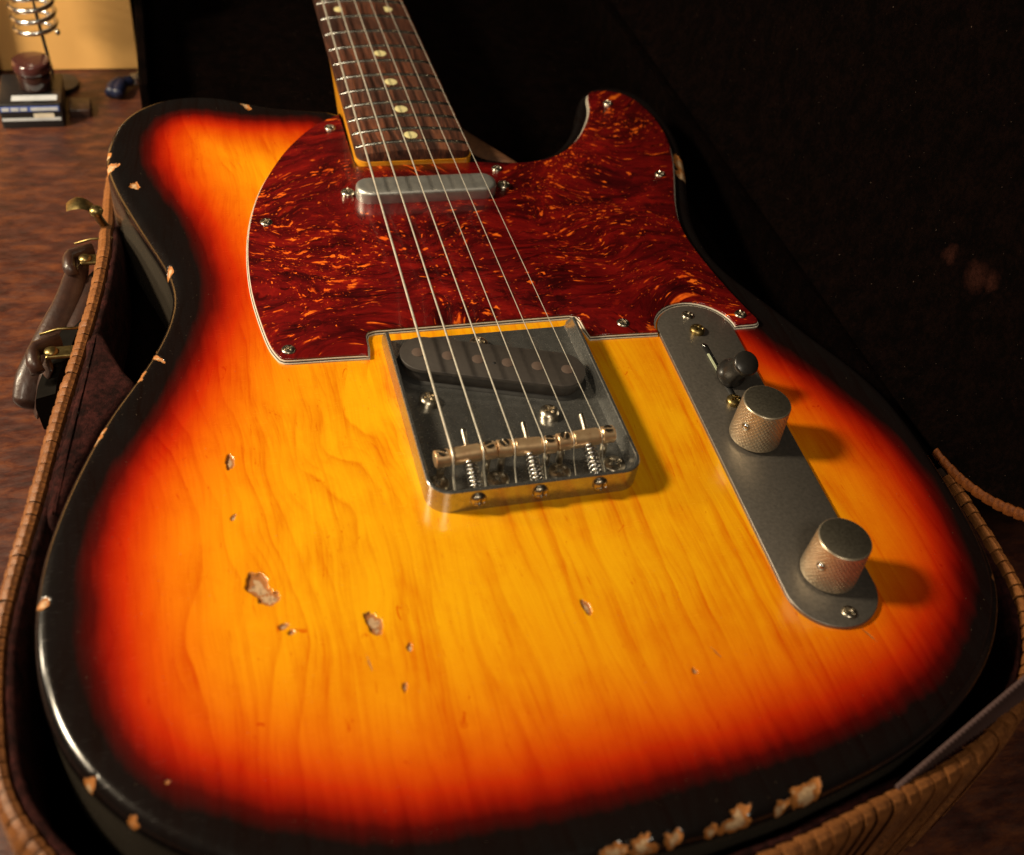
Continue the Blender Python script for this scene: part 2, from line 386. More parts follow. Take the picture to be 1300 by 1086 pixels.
# ================================================================== screws (phillips heads, cut as a height field)
def phillips(r, h, slot_w=.34, depth=1.0, rings=13, n=40, dome=1.0, arm=.62, base=0., flatslot=False):
    V = []; F = []
    for i in range(rings):
        f = i / (rings - 1); rr = r * (1 - f)
        for j in range(n):
            a = 2 * math.pi * j / n; x, y = rr * math.cos(a), rr * math.sin(a)
            z = h * math.sqrt(max(0, 1 - (rr / r) ** 2 * dome))
            w_ = slot_w * r * .5; L = arm * r
            if flatslot: cut = abs(y) < w_
            else: cut = (abs(x) < w_ and abs(y) < L) or (abs(y) < w_ and abs(x) < L)
            if cut: z -= depth * (1 if max(abs(x), abs(y)) < .35 * r else .7)
            V.append((x, y, z))
    F = grid_faces(rings, n)
    bot = [(r * math.cos(2 * math.pi * j / n), r * math.sin(2 * math.pi * j / n), base) for j in range(n)]
    o = len(V); V += bot
    for j in range(n): F.append((o + j, o + (j + 1) % n, (j + 1) % n, j))
    return V, F
SCREW = {}
def screw(kind, loc, parent, m, name='screw', rot=None, rz=None):
    key = (kind, m.name)
    rz = random.uniform(0, 3.1) if rz is None else rz
    if key not in SCREW:
        spec = dict(guard=(2.7, 1.0, .30, .8, 1.), mount=(3.1, 1.6, .28, 1.0, .9), big=(3.6, 2.2, .26, 1.3, .85), rear=(4.1, .9, .26, .9, 1.), head=(2.9, 2.0, .3, 1.1, 1.), grub=(1.7, .15, .3, .4, .5))[kind]
        v, f = phillips(spec[0], spec[1], spec[2], spec[3], dome=spec[4], base=-1.0, flatslot=(kind == 'grub'))
        if kind in ('big', 'mount'): v = [(x, y, z + (.9 if z > -.9 else 0)) for x, y, z in v]
        o = link(name, v, f, m, parent, auto=38); SCREW[key] = o
        o.location = (Vector(loc) - Vector(parent['_w'])) * S; o['_w'] = list(loc)
        o.rotation_euler = rot or (0, 0, rz); return o
    return inst(SCREW[key], loc, parent, rot=rot or (0, 0, rz))

# ================================================================== THE GUITAR
guitar = thing('electric_guitar', 'worn three colour sunburst electric guitar with red tortoiseshell guard lying in the open case', 'guitar', (0, 0, -44.5))

L0 = 647.7
OUT = [(-28.8,237.9),(-34,240.6),(-42,242.5),(-51,244.1),(-62.3,246.9),(-73.3,252.1),(-84.4,256.6),(-95.7,258.6),(-107.1,257.4),(-116.5,253.4),(-125.5,246.3),(-132.3,236.3),(-136.9,222.3),(-139.1,208.8),(-138.9,195.9),(-135.9,180.2),(-131.1,163.3),(-125.3,144.6),(-119.8,127.5),(-116.2,113.8),(-115.2,100.9),(-116.9,88.7),(-120.3,77.1),(-125.3,65),(-132.1,51.3),(-138.8,38.8),(-144.5,26),(-149.2,13.7),(-153.2,2),(-156.6,-9.8),(-159.3,-21.6),(-160.8,-32),(-161.5,-42.2),(-161.5,-51),(-160.8,-61.4),(-159.3,-70.9),(-157,-80.1),(-153.7,-89),(-149.4,-97.3),(-144.5,-104.6),(-138.4,-111.9),(-131.5,-118.6),(-123,-125),(-112,-131.5),(-98,-138),(-80,-143.5),(-60,-147),(-38,-149),(-12,-150.2),(15,-150),(40,-147.6),(62,-144),(84,-138.5),(104,-131),(120,-122),(133,-111.5),(143.5,-99.5),(151,-86.5),(155.6,-70),(157.6,-52),(158.8,-32),(159.2,-12),(157.2,8),(151.5,26),(143.6,44),(136.8,61),(130.6,75.5),(124.6,90.1),(121.6,105.5),(122.8,126.9),(128.4,148.5),(135.2,168.7),(140.4,187.7),(143.8,206.8),(144,228.6),(139.8,246.5),(130.8,256.6),(120,259),(109.5,254.8),(101.2,243.8),(93.6,225.5),(83.3,207.2),(70.8,193.9),(57,188.5),(45.1,189),(34.5,193.5),(28.8,200)]
body_core = catmull(OUT, True, 8)
body_out = resample(ccw(body_core), .55)
body_out = smooth_closed(body_out, 30)
BURST = [(-40,232),(-58,234),(-74.8,236.1),(-89.4,240.7),(-104.2,241.4),(-113.6,235.3),(-120.1,222.7),(-122,209),(-120.4,192.3),(-116,176),(-111,162.1),(-106.1,145.2),(-103.3,128),(-101.2,111.8),(-101.4,96.4),(-103.1,84.4),(-109.1,68.8),(-115.5,54.2),(-123.1,36.5),(-130.2,21.9),(-136.8,8.2),(-141.9,-5),(-145.5,-19.2),(-147.1,-33),(-147.4,-47.6),(-146.5,-61.6),(-144.4,-75.1),(-141.4,-85.7),(-135.4,-96.4),(-128.7,-104.8),(-119,-112.4),(-107.5,-119.3),(-93.9,-125.4),(-80.2,-130.1),(-66,-133.1),(-49.3,-134.9),(-27.4,-136.2),(-4.1,-135.4),(20.4,-134.5),(47.2,-131.2),(70.1,-128),(89.1,-123.5),(103.9,-117.9),(118.3,-108.8),(131.3,-95.5),(140.9,-80.4),(146,-67.1),(148.4,-52.5),(148.8,-34.7),(145.9,-15.4),(140.1,3.2),(132.3,23),(123.5,38.9),(116.8,52.5),(108,72),(102,95),(103,125),(112,160),(120,195),(120,225),(108,225),(96,200),(76,178),(50,170),(20,170),(-15,180),(-32,215)]
burst_poly = resample(ccw(catmull(BURST, True, 6)), 2.5)
# finish chips: x, y, half length, half width, angle, depth, irregularity
CHIPS = [(-100.6,7.3,3.6,1.5,1.45,.7,.25),(-101.6,-17.4,1.6,.8,1,.3,.3),(-96.2,-46.8,6.2,3.6,2.0,.8,.3),(-93.6,-51.5,3.4,2.6,.3,.7,.2),(-90.7,-62.5,1.8,1.0,.4,.5,.3),(-88.6,-65,1.2,.8,.4,.5,.3),
 (-63.8,-66.3,4.8,2.3,1.75,.7,.25),(-54.8,-76.7,1.5,.9,1.3,.5,.3),(-58.8,-89.8,1.6,.8,1.4,.5,.3),(3.4,-72.4,3.2,1.3,1.8,.6,.2),(29.5,-101.3,1.2,.8,2,.4,.3),
 (39.0,-96.4,2.6,.28,2.0,.15,.1),(92.0,-99.3,3.6,.35,2.0,.15,.1),(-67.5,-80,3.2,.28,1.7,.15,.1),(-73.7,249.0,6.2,2.2,1.85,.5,.45),(-138.9,206.5,3.2,2.2,1.2,.6,.35),(-137.9,196.4,4.2,3.4,.4,.6,.4),
 (-127.2,179.4,3.2,2.0,2.0,.4,.4),(-115.3,117,3.5,1.3,1.3,.5,.4),(-125.5,66.3,4.4,2.0,.95,.5,.5),(-122,64,3.2,1.2,2.2,.4,.4),(-130.5,54.7,4.4,2.6,.7,.5,.45),(-144.5,25.2,3.4,1.8,.9,.4,.5),(-142,29,2.5,1.0,.9,.3,.5),
 (-158.9,-41.4,2.2,1.9,.5,.4,.18),(-147.0,-101.8,2.3,2.6,2.4,.5,.3),(-136.5,-115.4,2.4,3.0,2.2,.5,.35),(-126.3,-106.0,.7,.6,0,.3,.3),(136.2,178.5,7,4.6,1.85,.5,.4),(133.2,167,8,3.0,1.95,.5,.4),
 (47,-145.6,6.4,3.6,.25,.6,.5),(38,-147.6,3.2,1.8,.6,.5,.6),(24,-148.0,4.8,3.2,.2,.6,.7),(15.5,-149.2,2.0,1.6,.4,.5,.4),(4,-149.4,2.6,2.4,.8,.5,.6),(-5,-149.6,4.2,2.8,.3,.5,.7),(-13,-149.8,4.0,2.6,.1,.5,.7),(150,-86,2,1,1.2,.3,.4),(-94,204,.0,.0,0,0,0)][:-1]
def chipval(xy, z=None):
    out = np.full(len(xy), -1.)
    disp = np.zeros(len(xy))
    for i, (cx, cy, a, b, ang, dep, irr) in enumerate(CHIPS):
        d = xy - np.array([cx, cy]); near = np.abs(d).max(1) < 3 * max(a, b) + 1
        if not near.any(): continue
        d = d[near]; ca, sa = math.cos(ang), math.sin(ang)
        u = (d[:, 0] * ca + d[:, 1] * sa) / a; v = (-d[:, 0] * sa + d[:, 1] * ca) / b
        th = np.arctan2(v, u); r = np.hypot(u, v)
        R = 1 + .7 * irr * (np.sin(2 * th + i) * .4 + np.sin(3 * th + 2.1 * i) * .5 + np.sin(5 * th + 3.7 * i) * .35 + np.sin(9 * th + i * 1.3) * .2)
        f = (1 - r / R) * min(1, min(a, b) / 1.2)
        idx = np.where(near)[0]
        out[idx] = np.maximum(out[idx], f); disp[idx] = np.maximum(disp[idx], 1.3 * dep * np.clip(f * 7, 0, 1))
    return out, disp

def build_body():
    P = body_out; N = normals2(P); n = len(P)
    R = 4.2; K = 8
    rings = []
    for k in range(K + 1):
        a = math.pi / 2 * k / K; rings.append((P - N * R * (1 - math.sin(a)) , -R * (1 - math.cos(a))))   # k=0: inner top ring
    rings = [(P - N * R * (1 - math.sin(math.pi / 2 * k / K)), -R * (1 - math.cos(math.pi / 2 * k / K))) for k in range(K + 1)]
    inner = rings[0][0]
    # interior points
    sx = np.arange(-165, 165, 3.0); sy = np.arange(-155, 265, 2.6)
    gx, gy = np.meshgrid(sx, sy); gx = gx + (np.arange(len(sy)) % 2)[:, None] * 1.5
    pts = np.stack([gx.ravel(), gy.ravel()], 1)
    extra = []
    for cx, cy, a, b, ang, dep, irr in CHIPS:
        r = max(a, b) * 1.5 + .6; st = .33
        X, Y = np.meshgrid(np.arange(-r, r, st), np.arange(-r, r, st)); e = np.stack([X.ravel() + cx, Y.ravel() + cy], 1) + rng.uniform(-.05, .05, (X.size, 2))
        ca, sa = math.cos(ang), math.sin(ang); d = e - [cx, cy]
        u = (d[:, 0] * ca + d[:, 1] * sa) / (a * 1.5 + .5); v = (-d[:, 0] * sa + d[:, 1] * ca) / (b * 1.5 + .5)
        extra.append(e[np.hypot(u, v) < 1])
    E_ = np.vstack(extra)
    pts = np.vstack([pts, E_])
    inner_d = resample(inner, 2)
    pts = pts[sdist(pts, inner_d) > .8]
    cv = [Vector(p) for p in inner] + [Vector(p) for p in pts]
    V2, Ed, Fc, ov, oe, of = delaunay_2d_cdt(cv, [(i, (i + 1) % n) for i in range(n)], [], 1, 1e-5)
    # map cdt output so that the ring vertices are kept
    top = np.array([tuple(v) for v in V2]); ringidx = {}
    for k, src in enumerate(ov):
        for s_ in src:
            if s_ < n: ringidx[s_] = k
    V = [(x, y, 0.) for x, y in top]; F = [tuple(f) for f in Fc]
    prev = [ringidx[i] for i in range(n)]
    for k in range(1, K + 1):
        Pk, z = rings[k]; o = len(V); V += [(x, y, z) for x, y in Pk]; cur = list(range(o, o + n))
        F += [(prev[i], prev[(i + 1) % n], cur[(i + 1) % n], cur[i]) for i in range(n)]; prev = cur
    for z in (-8, -14, -22, -32, -40.5):
        o = len(V); V += [(x, y, z) for x, y in P]; cur = list(range(o, o + n)); F += [(prev[i], prev[(i + 1) % n], cur[(i + 1) % n], cur[i]) for i in range(n)]; prev = cur
    for k in range(1, 4):
        a = math.pi / 2 * k / 3; Q = P - N * 4 * (1 - math.cos(a)); o = len(V); V += [(x, y, -40.5 - 4 * math.sin(a)) for x, y in Q]
        cur = list(range(o, o + n)); F += [(prev[i], prev[(i + 1) % n], cur[(i + 1) % n], cur[i]) for i in range(n)]; prev = cur
    F.append(tuple(prev))
    V = np.array(V); cvv, dsp = chipval(V[:, :2])
    side = V[:, 2] < -4.3
    # a few side chips at the upper bout
    cvv = cvv - np.clip(-V[:, 2] - 2.0, 0, None) * (.13 + .07 * np.sin(V[:, 0] * 1.3) + .05 * np.sin(V[:, 0] * 3.1 + V[:, 1]))
    dsp = np.where(cvv < 0, 0, dsp)
    cvv = np.where(V[:, 2] < -7.9, -1, cvv); dsp = np.where(V[:, 2] < -7.9, 0, dsp)
    bur = sdist(V[:, :2], burst_poly); bur = np.where(V[:, 2] < -.6, np.minimum(bur, -8), bur)
    V[:, 2] -= dsp * np.where(side, 0, 1)
    o = link('body', V, F, M['body'], guitar)
    me = o.data
    for nm, arr in (('burst', bur), ('chip', cvv)):
        at = me.attributes.new(nm, 'FLOAT', 'POINT'); at.data.foreach_set('value', arr.astype(np.float32))
    o['label'] = 'black edged body fading through red to amber, with chipped lacquer'
    return o
body = build_body()

# ---- pickguard
PG = [(-44.5,52.6),(-59.4,53.3),(-74.1,53.7),(-77.6,54.6),(-79.4,57),(-81.8,64.2),(-83.8,78.5),(-85.2,95.8),(-85,114),(-83.2,133),(-80,150.1),(-74.8,168),(-68.3,183.5),(-60,199.7),(-50.7,213.4),(-41.8,223.6),(-33.2,230),(-28.2,232.6)]
PG2 = [(29.2,184.9),(37.8,183.6),(47.3,182.6),(57.4,183.0),(68.3,186.2),(78.4,193.3),(88.5,205),(97.2,219.6),(102.2,231.4),(104.6,241.2),(107,246.6),(111.5,249.4),(118.1,249.6),(126.3,246.2),(132.6,237.5),(136.3,220.8),(136,199.3),(131.5,179.3),(124.2,158.4),(117.9,140.7),(114.3,126.1),(113.3,111.9),(114.5,95.6),(117.4,75.4),(120.3,61.4),(121.9,55),(121.2,52.2),(118.6,51.2),(112,51.2)]
def cp_axis(y): return 90.15 + .038 * y
cp_arc = [(cp_axis(51) + 17.4 * math.cos(a), 51.2 + 17.4 * math.sin(a)) for a in np.linspace(0, math.pi, 20)]
TAIL = [(60, 51.9), (45.2, 52.4)] + [(43.9, 58), (43.7, 63.2), (42.9, 65.4), (40.6, 66.3)] + [(20, 66.4), (-20, 66.5), (-40.6, 66.6), (-42.6, 65.8), (-43.4, 63.8), (-43.6, 58)]
seg1 = catmull(PG, False, 5); seg2 = catmull(PG2, False, 5)
guard = np.vstack([seg1, [(-28.2, 184.6), (28.6, 184.6)], seg2, np.array(cp_arc), TAIL])
gn = None
def inset(P, d):
    P = ccw(P); N = normals2(P); return P - N * d
def clean(P, tol=.05):
    out = [P[0]]
    for p in P[1:]:
        if np.linalg.norm(p - out[-1]) > tol: out.append(p)
    return np.array(out)
guard = clean(guard)
v, f = prism(inset(guard, .85), 1.5, 2.35, .25); pick = link('pickguard', v, f, M['tort'], guitar, auto=50)
for i, (z0, z1, ins, mm_) in enumerate(((.02, .62, 0, 'white'), (.62, .98, .28, 'black'), (.98, 1.5, .52, 'white'))):
    v, f = prism(inset(guard, ins), z0, z1, .06); link('guard_layer', v, f, M[mm_], pick, auto=50, label='black middle layer of the guard edge' if mm_ == 'black' else None)
for x, y in [(-35.4,219.2),(-73.9,143.2),(-74.5,59.7),(115,235.5),(118.9,166.3),(38.2,177.2),(61.6,58.9),(114.9,58.1)]:
    screw('guard', (x, y, 2.4), pick, M['nickel'])

# ---- neck
def hw(y): return (42 + 14 * (L0 - y) / (L0 - 188)) / 2
BZ = 9.45; MZ = 3.7; RAD = 184.
def arch(x): return -(RAD - math.sqrt(RAD * RAD - x * x))
# maple
ys = [184.9, 185.2, 186.5, 189, 195, 225, 250, 262, 272, 285, 305, 350, 420, 500, 580, 650]
V = []; NP = 28
for y in ys:
    w_ = hw(max(y, 188)) + (.25 if y < 240 else .25 - 1.1 * min(1, (y - 240) / 25))
    if y < 189: w_ -= {184.9: 5, 185.2: 3.6, 186.5: 1.5, 189: .2}.get(y, 0) if y != 189 else 0
    blend = min(1, max(0, (y - 250) / 50)); blend = blend * blend * (3 - 2 * blend)
    dep = 20.4 - 6.5 * blend
    for j in range(NP):
        a = math.pi * j / (NP - 1)                      # left top -> bottom -> right top
        cx = -math.cos(a); cy = -math.sin(a)
        p = 6 - 4.2 * blend                                # superellipse exponent: block heel to round neck
        cc = math.copysign(abs(cx) ** (2 / p), cx); ss = -abs(cy) ** (2 / p)
        V.append((cc * w_, y, MZ + ss * dep))
F = grid_faces(len(ys), NP, False)
for i in range(len(ys) - 1): F.append((i * NP, i * NP + NP - 1, (i + 1) * NP + NP - 1, (i + 1) * NP))
F += [tuple(range(NP)), tuple(range((len(ys) - 1) * NP, len(ys) * NP))]
neck = link('neck', V, F, M['amber'], guitar, auto=40)
# fretboard with rounded end corners and an arched top
ysb = [185.2, 185.4, 186.1, 187.3, 189, 191, 195] + list(np.linspace(205, 648, 30))
V = []; NB = 15
for y in ysb:
    w_ = hw(max(y, 188)) - .35
    if y < 191: t = (191 - y) / 5.8; w_ -= 5.8 * (1 - math.sqrt(max(0, 1 - t * t)))
    xs = np.linspace(-w_, w_, NB); row = []
    for i, x in enumerate(xs): row.append((x, y, BZ + arch(x) - (.35 if i in (0, NB - 1) else 0) - (.5 if y < 185.3 else 0)))
    row += [(w_, y, MZ + .02), (-w_, y, MZ + .02)]; V += row
F = grid_faces(len(ysb), NB + 2, True)
F += [tuple(range(NB + 2)), tuple(range((len(ysb) - 1) * (NB + 2), len(ysb) * (NB + 2)))]
link('fretboard', V, F, M['rose'], neck, auto=35)
FY = [L0 * 2 ** (-k / 12) for k in range(0, 22)]
for k in range(1, 22):
    y = FY[k]; w_ = hw(y) - .45; pts = []
    xs = np.linspace(-w_, w_, 17)
    V = []; nn = 7
    for i, x in enumerate(xs):
        e = (1.15 if 0 < i < 16 else .35)
        for j in range(nn):
            a = math.pi * j / (nn - 1); V.append((x + (0 if 0 < i < 16 else (0.0)), y + (.95 * math.cos(a)), BZ + arch(x) - .12 + e * math.sin(a)))
    F = grid_faces(17, nn, False) + [tuple(range(nn)), tuple(range(16 * nn, 17 * nn))]
    F += [(i * nn, i * nn + nn - 1, (i + 1) * nn + nn - 1, (i + 1) * nn) for i in range(16)]
    link('fret', V, F, M['fret'], neck, origin=(0, y, BZ), auto=60)
v, f = lathe([(3.25, -.3), (3.25, .03), (3.15, .07), (0.01, .09)], 28)
dots = [(0, (FY[k] + FY[k - 1]) / 2) for k in (3, 5, 7, 9, 15, 17, 19, 21)] + [(-13.2, (FY[12] + FY[11]) / 2), (13.2, (FY[12] + FY[11]) / 2)]
d0 = None
for x, y in dots:
    if d0 is None: d0 = link('inlay_dot', v, f, M['clay'], neck, auto=40); d0.location = (Vector((x, y, BZ + arch(x) )) - Vector(neck['_w'])) * S
    else: inst(d0, (x, y, BZ + arch(x)), neck)
v, f = box(-21, 21, 646, 651, MZ, BZ + 1.2); link('nut', v, f, M['white'], neck, smooth=False)
# ---- neck pickup
pk = rrect(-32.6, 32.4, 152.6, 166.2, 6.3, 10)
P = ccw(resample(pk, 1.0)); N = normals2(P); rings = [(0, 2.3), (0, 6.6), (.25, 7.4), (.9, 8.0), (1.8, 8.25), (3.2, 8.32)]
V = [(x, y, z) for d, z in rings for x, y in (P - N * d)]; n = len(P)
F = grid_faces(len(rings), n) + [tuple(range((len(rings) - 1) * n, len(rings) * n))]
np_ = link('neck_pickup', V, F, M['chrome'], guitar, auto=60)
for x in (-35.9, 37.4): screw('mount', (x, 161.3 if x < 0 else 161.6, 2.35), np_, M['nickel'])
# ---- bridge: tray with upturned sides and back
bo = rrect(-38.4, 38.6, -27.2, 61.3, [.05, .05, 8.0, 8.0], 8)
# wall path: left front -> left rear -> right rear -> right front
TH = 1.5
wall = []
def wall_path(ins):
    r = 8.0 - ins; x0, x1, y0, y1 = -38.4 + ins, 38.6 - ins, -27.2 + ins, 61.3
    out = [(x0, y1)] + [(x0, y) for y in np.linspace(y1 - 5, y0 + r, 12)]
    out += [(x0 + r - r * math.cos(a), y0 + r - r * math.sin(a)) for a in np.linspace(.15, math.pi / 2, 9)]
    out += [(x, y0) for x in np.linspace(x0 + r, x1 - r, 14)][1:]
    out += [(x1 - r + r * math.sin(a), y0 + r - r * math.cos(a)) for a in np.linspace(.17, math.pi / 2, 9)]
    out += [(x1, y) for y in np.linspace(y0 + r, y1 - 5, 12)][1:] + [(x1, y1)]
    return np.array(out)
Wo, Wi, Wf = wall_path(0), wall_path(TH), wall_path(TH + 2.0); nW = len(Wo)
prof = [(Wo, .05), (Wo, 1.2), (Wo, 9.7), (wall_path(.3), 10.05), (wall_path(TH - .3), 10.05), (Wi, 9.7), (Wi, 3.2), (wall_path(TH + .6), 1.8), (Wf, 1.3)]
V = [(x, y, (z if y < 57.5 or z < 1.3 else 1.2 + (z - 1.2) * .3)) for W_, z in prof for x, y in W_]
F = grid_faces(len(prof), nW, False)
F.append(tuple(i * nW for i in range(len(prof)))); F.append(tuple(i * nW + nW - 1 for i in range(len(prof))))
o = len(V) - nW
F.append(tuple(range(o, o + nW)))                          # tray floor
V2 = [(x, y, .05) for x, y in Wo]
bridge = link('bridge_plate', V, F, M['bridge'], guitar, auto=40)
bridge.data.materials.append(M['slot'])
# bridge pickup: obliquely set flatwork with coil below
pc = np.array([-.3, 37.2]); pa = math.atan2(28.5 - 45.6, 27.2 + 27.7)
def pkshape(L_, W_): 
    R_ = rrect(-L_, L_, -W_, W_, W_ * .98, 12); c, s_ = math.cos(pa), math.sin(pa)
    return np.stack([R_[:, 0] * c - R_[:, 1] * s_ + pc[0], R_[:, 0] * s_ + R_[:, 1] * c + pc[1]], 1)
v1 = prism(pkshape(35.6, 9.6), 6.4, 8.0, .3); v2 = prism(pkshape(34.2, 8.6), 1.2, 6.4)
v, f = merge(v1, v2); bpk = link('bridge_pickup', v, f, M['pickup'], guitar, auto=45)
v, f = prism(pkshape(37.0, 10.8), 1.31, 1.5); link('pickup_opening', v, f, M['slot'], bpk)
v, f = lathe([(2.4, -1), (2.4, .12), (2.2, .2), (.01, .22)], 24); p0 = None
for i in range(6):
    t = (i - 2.5) * 11.45; loc = (pc[0] + t * math.cos(pa) , pc[1] + t * math.sin(pa), 8.0)
    if p0 is None: p0 = link('pole_piece', v, f, M['pole'], bpk, auto=40); p0.location = (Vector(loc) - Vector(bpk['_w'])) * S
    else: inst(p0, loc, bpk)
v, f = lathe([(.7, 0), (.7, .03), (.01, .04)], 14); e_ = link('eyelet', v, f, M['slot'], bpk); e_.location = (Vector((pc[0] + .2, pc[1] - 1.2, 8.01)) - Vector(bpk['_w'])) * S
for x, y in ((-27.4, 25.2), (15.6, 12.2), (-1.5, 53.3)): screw('big', (x, y, 1.6), bridge, M['nickel'])
for x, y in ((-32.6, -14.6), (-11.4, -15.9), (11.4, -15.8), (32.6, -15.4)): screw('rear', (x, y, 1.25), bridge, M['nickel'], rz=.35)
# saddles
SX = [-28.1, -17.3, -6.0, 4.7, 15.5, 26.2]
BAR = [(-33.9, -12.3, -12.2, -11.2, 11.0, 11.6), (-11.8, 9.6, -10.9, -11.6, 11.4, 11.2), (10.1, 31.6, -11.2, -10.2, 11.5, 11.8)]
def bar_at(x):
    for x0, x1, y0, y1, z0, z1 in BAR:
        if x0 <= x <= x1: t = (x - x0) / (x1 - x0); return y0 + (y1 - y0) * t, z0 + (z1 - z0) * t
SR = 3.15
for bi, (x0, x1, y0, y1, z0, z1) in enumerate(BAR):
    stations = sorted(set([x0, x0 + .3, x1 - .3, x1] + list(np.linspace(x0 + .8, x1 - .8, 12)) + [s_ + d for s_ in SX[2 * bi:2 * bi + 2] for d in (-.9, -.5, 0, .5, .9)]))
    pts, rs = [], []
    for x in stations:
        y, z = bar_at(x); pts.append((x, y, z)); r = SR
        if x in (x0, x1): r = SR - .35
        for s_ in SX: 
            if abs(x - s_) < .7: r = SR - .35
        rs.append(r)
    v, f = tube(pts, rs, 24); sd = link('saddle', v, f, M['copper'], bridge, auto=40)
    for gx in (x0 + 2.5, x1 - 2.5):
        y, z = bar_at(gx); sl = -(y1 - y0) / (x1 - x0)
        screw('grub', (gx, y, z + SR - .1), sd, M['nickel'], name='grub_screw')
        v, f = tube([(gx, y, z - 1), (gx, y, 1.3)], 1.35, 10); link('height_screw', v, f, M['nickel'], sd)
    # intonation screw with spring
    cx = (-21.8, .1, 21.9)[bi]; cy, cz = bar_at(cx); head = Vector((cx + .2, -27.4, 5.4)); tgt = Vector((cx - .1, cy, cz - .4)); d = (tgt - head).normalized()
    end = tgt + d * 9.5
    pts = [tuple(head + d * t) for t in np.linspace(0, (end - head).length, 70)]
    v, f = tube(pts, [.98 + .14 * math.sin(i * 2.2) for i in range(70)], 10); isx = link('intonation_screw', v, f, M['nickel'], bridge)
    q = Vector((0, 0, 1)).rotation_difference(Vector((0, -1, .0)).normalized())
    rot = (math.radians(90), 0, 0)
    screw('head', (head.x, -27.3, head.z), bridge, M['nickel'], name='screw_head', rot=(math.radians(90), 0, 0))
    Ls = (tgt - head).length - SR - 1.3; turns = 8.5; u = d.cross(Vector((1, 0, 0))).normalized(); w2 = d.cross(u)
    pts = [tuple(head + d * (1.4 + Ls * t) + u * 2.1 * math.cos(2 * math.pi * turns * t) + w2 * 2.1 * math.sin(2 * math.pi * turns * t)) for t in np.linspace(0, 1, 170)]
    v, f = tube(pts, .43, 7); link('spring', v, f, M['steel'], bridge)
# ---- strings
HX = [-27.6, -16.6, -5.6, 5.4, 16.4, 27.4]; SRD = [.49, .39, .30, .20, .16, .13]
NX = [-17.5, -10.5, -3.5, 3.5, 10.5, 17.5]
for i in range(6):
    y, z = bar_at(SX[i]); r = SRD[i]; zt = z + SR - .3 + r
    pts = [(NX[i], 648, BZ + 1.6 + r)] + [(SX[i] + (NX[i] - SX[i]) * t, y + (648 - y) * t, zt + (BZ + 1.6 + r - zt) * t) for t in (.6, .3, .1, .01)]
    for a in np.linspace(.1, .95, 6): pts.append((SX[i], y - math.sin(a) * (SR - .3 + r), z + math.cos(a) * (SR - .3 + r)))
    pts += [(HX[i] * .5 + SX[i] * .5, y * .45 - 19.2 * .55, 6.2), (HX[i], -19.4, 1.6), (HX[i], -19.6, .5)]
    v, f = tube(pts, r, 10); link('string', v, f, M['wire'], guitar)
# ---- control plate
def cpt(x, y): return (cp_axis(y) + x, y)
cps = [cpt(0, 51.2)]
cpo = [(cp_axis(51.2) + 16.6 * math.cos(a), 51.2 + 16.6 * math.sin(a)) for a in np.linspace(0, math.pi, 28)] + [(cp_axis(-80) + 16.4 * math.cos(a), -80 + 16.4 * math.sin(a)) for a in np.linspace(math.pi, 2 * math.pi, 28)]
v, f = prism(cpo, .03, 1.5, .35); v = [(x, y, z + (1.05 if y > 49 else 0) * 0) for x, y, z in v]
cpl = link('control_plate', v, f, M['cplate'], guitar, auto=50)
for x, y, k in ((91.9, 61.2, 'guard'), (91.9, 50.8, 'mount'), (90.3, 8.3, 'mount'), (88.6, -91.2, 'guard')):
    screw(k, (x, y, 1.55), cpl, M['brass'] if k == 'mount' else M['nickel'])
v, f = prism(rrect(90.2, 93.0, 11.5, 43, 1.3, 6), 1.5, 1.512); link('switch_slot', v, f, M['slot'], cpl)
v, f = box(90.5, 91.4, 25, 36.5, 1.52, 1.9); link('switch_leaf', v, f, M['fibre'], cpl, smooth=False)
v, f = lathe([(1.0, 0), (1.0, .12), (.01, .2)], 12, c=(91.8, 42.2, 1.5)); link('slot_rivet', v, f, M['steel'], cpl)
# switch tip, leaning towards the knobs
ax = Vector((.03, -.52, .86)).normalized(); b0 = Vector((93.0, 22.4, 2.2))
v, f = lathe([(2.2, -2), (2.2, 2.2), (5.2, 2.3), (5.9, 3.0), (5.9, 4.6), (5.0, 5.6), (4.35, 7.0), (4.2, 11.5), (4.6, 14.6), (5.1, 16.2), (5.0, 17.2), (4.4, 17.7), (.01, 17.8)], 36, c=b0, axis=ax)
link('switch_tip', v, f, M['blk'], guitar, auto=60)
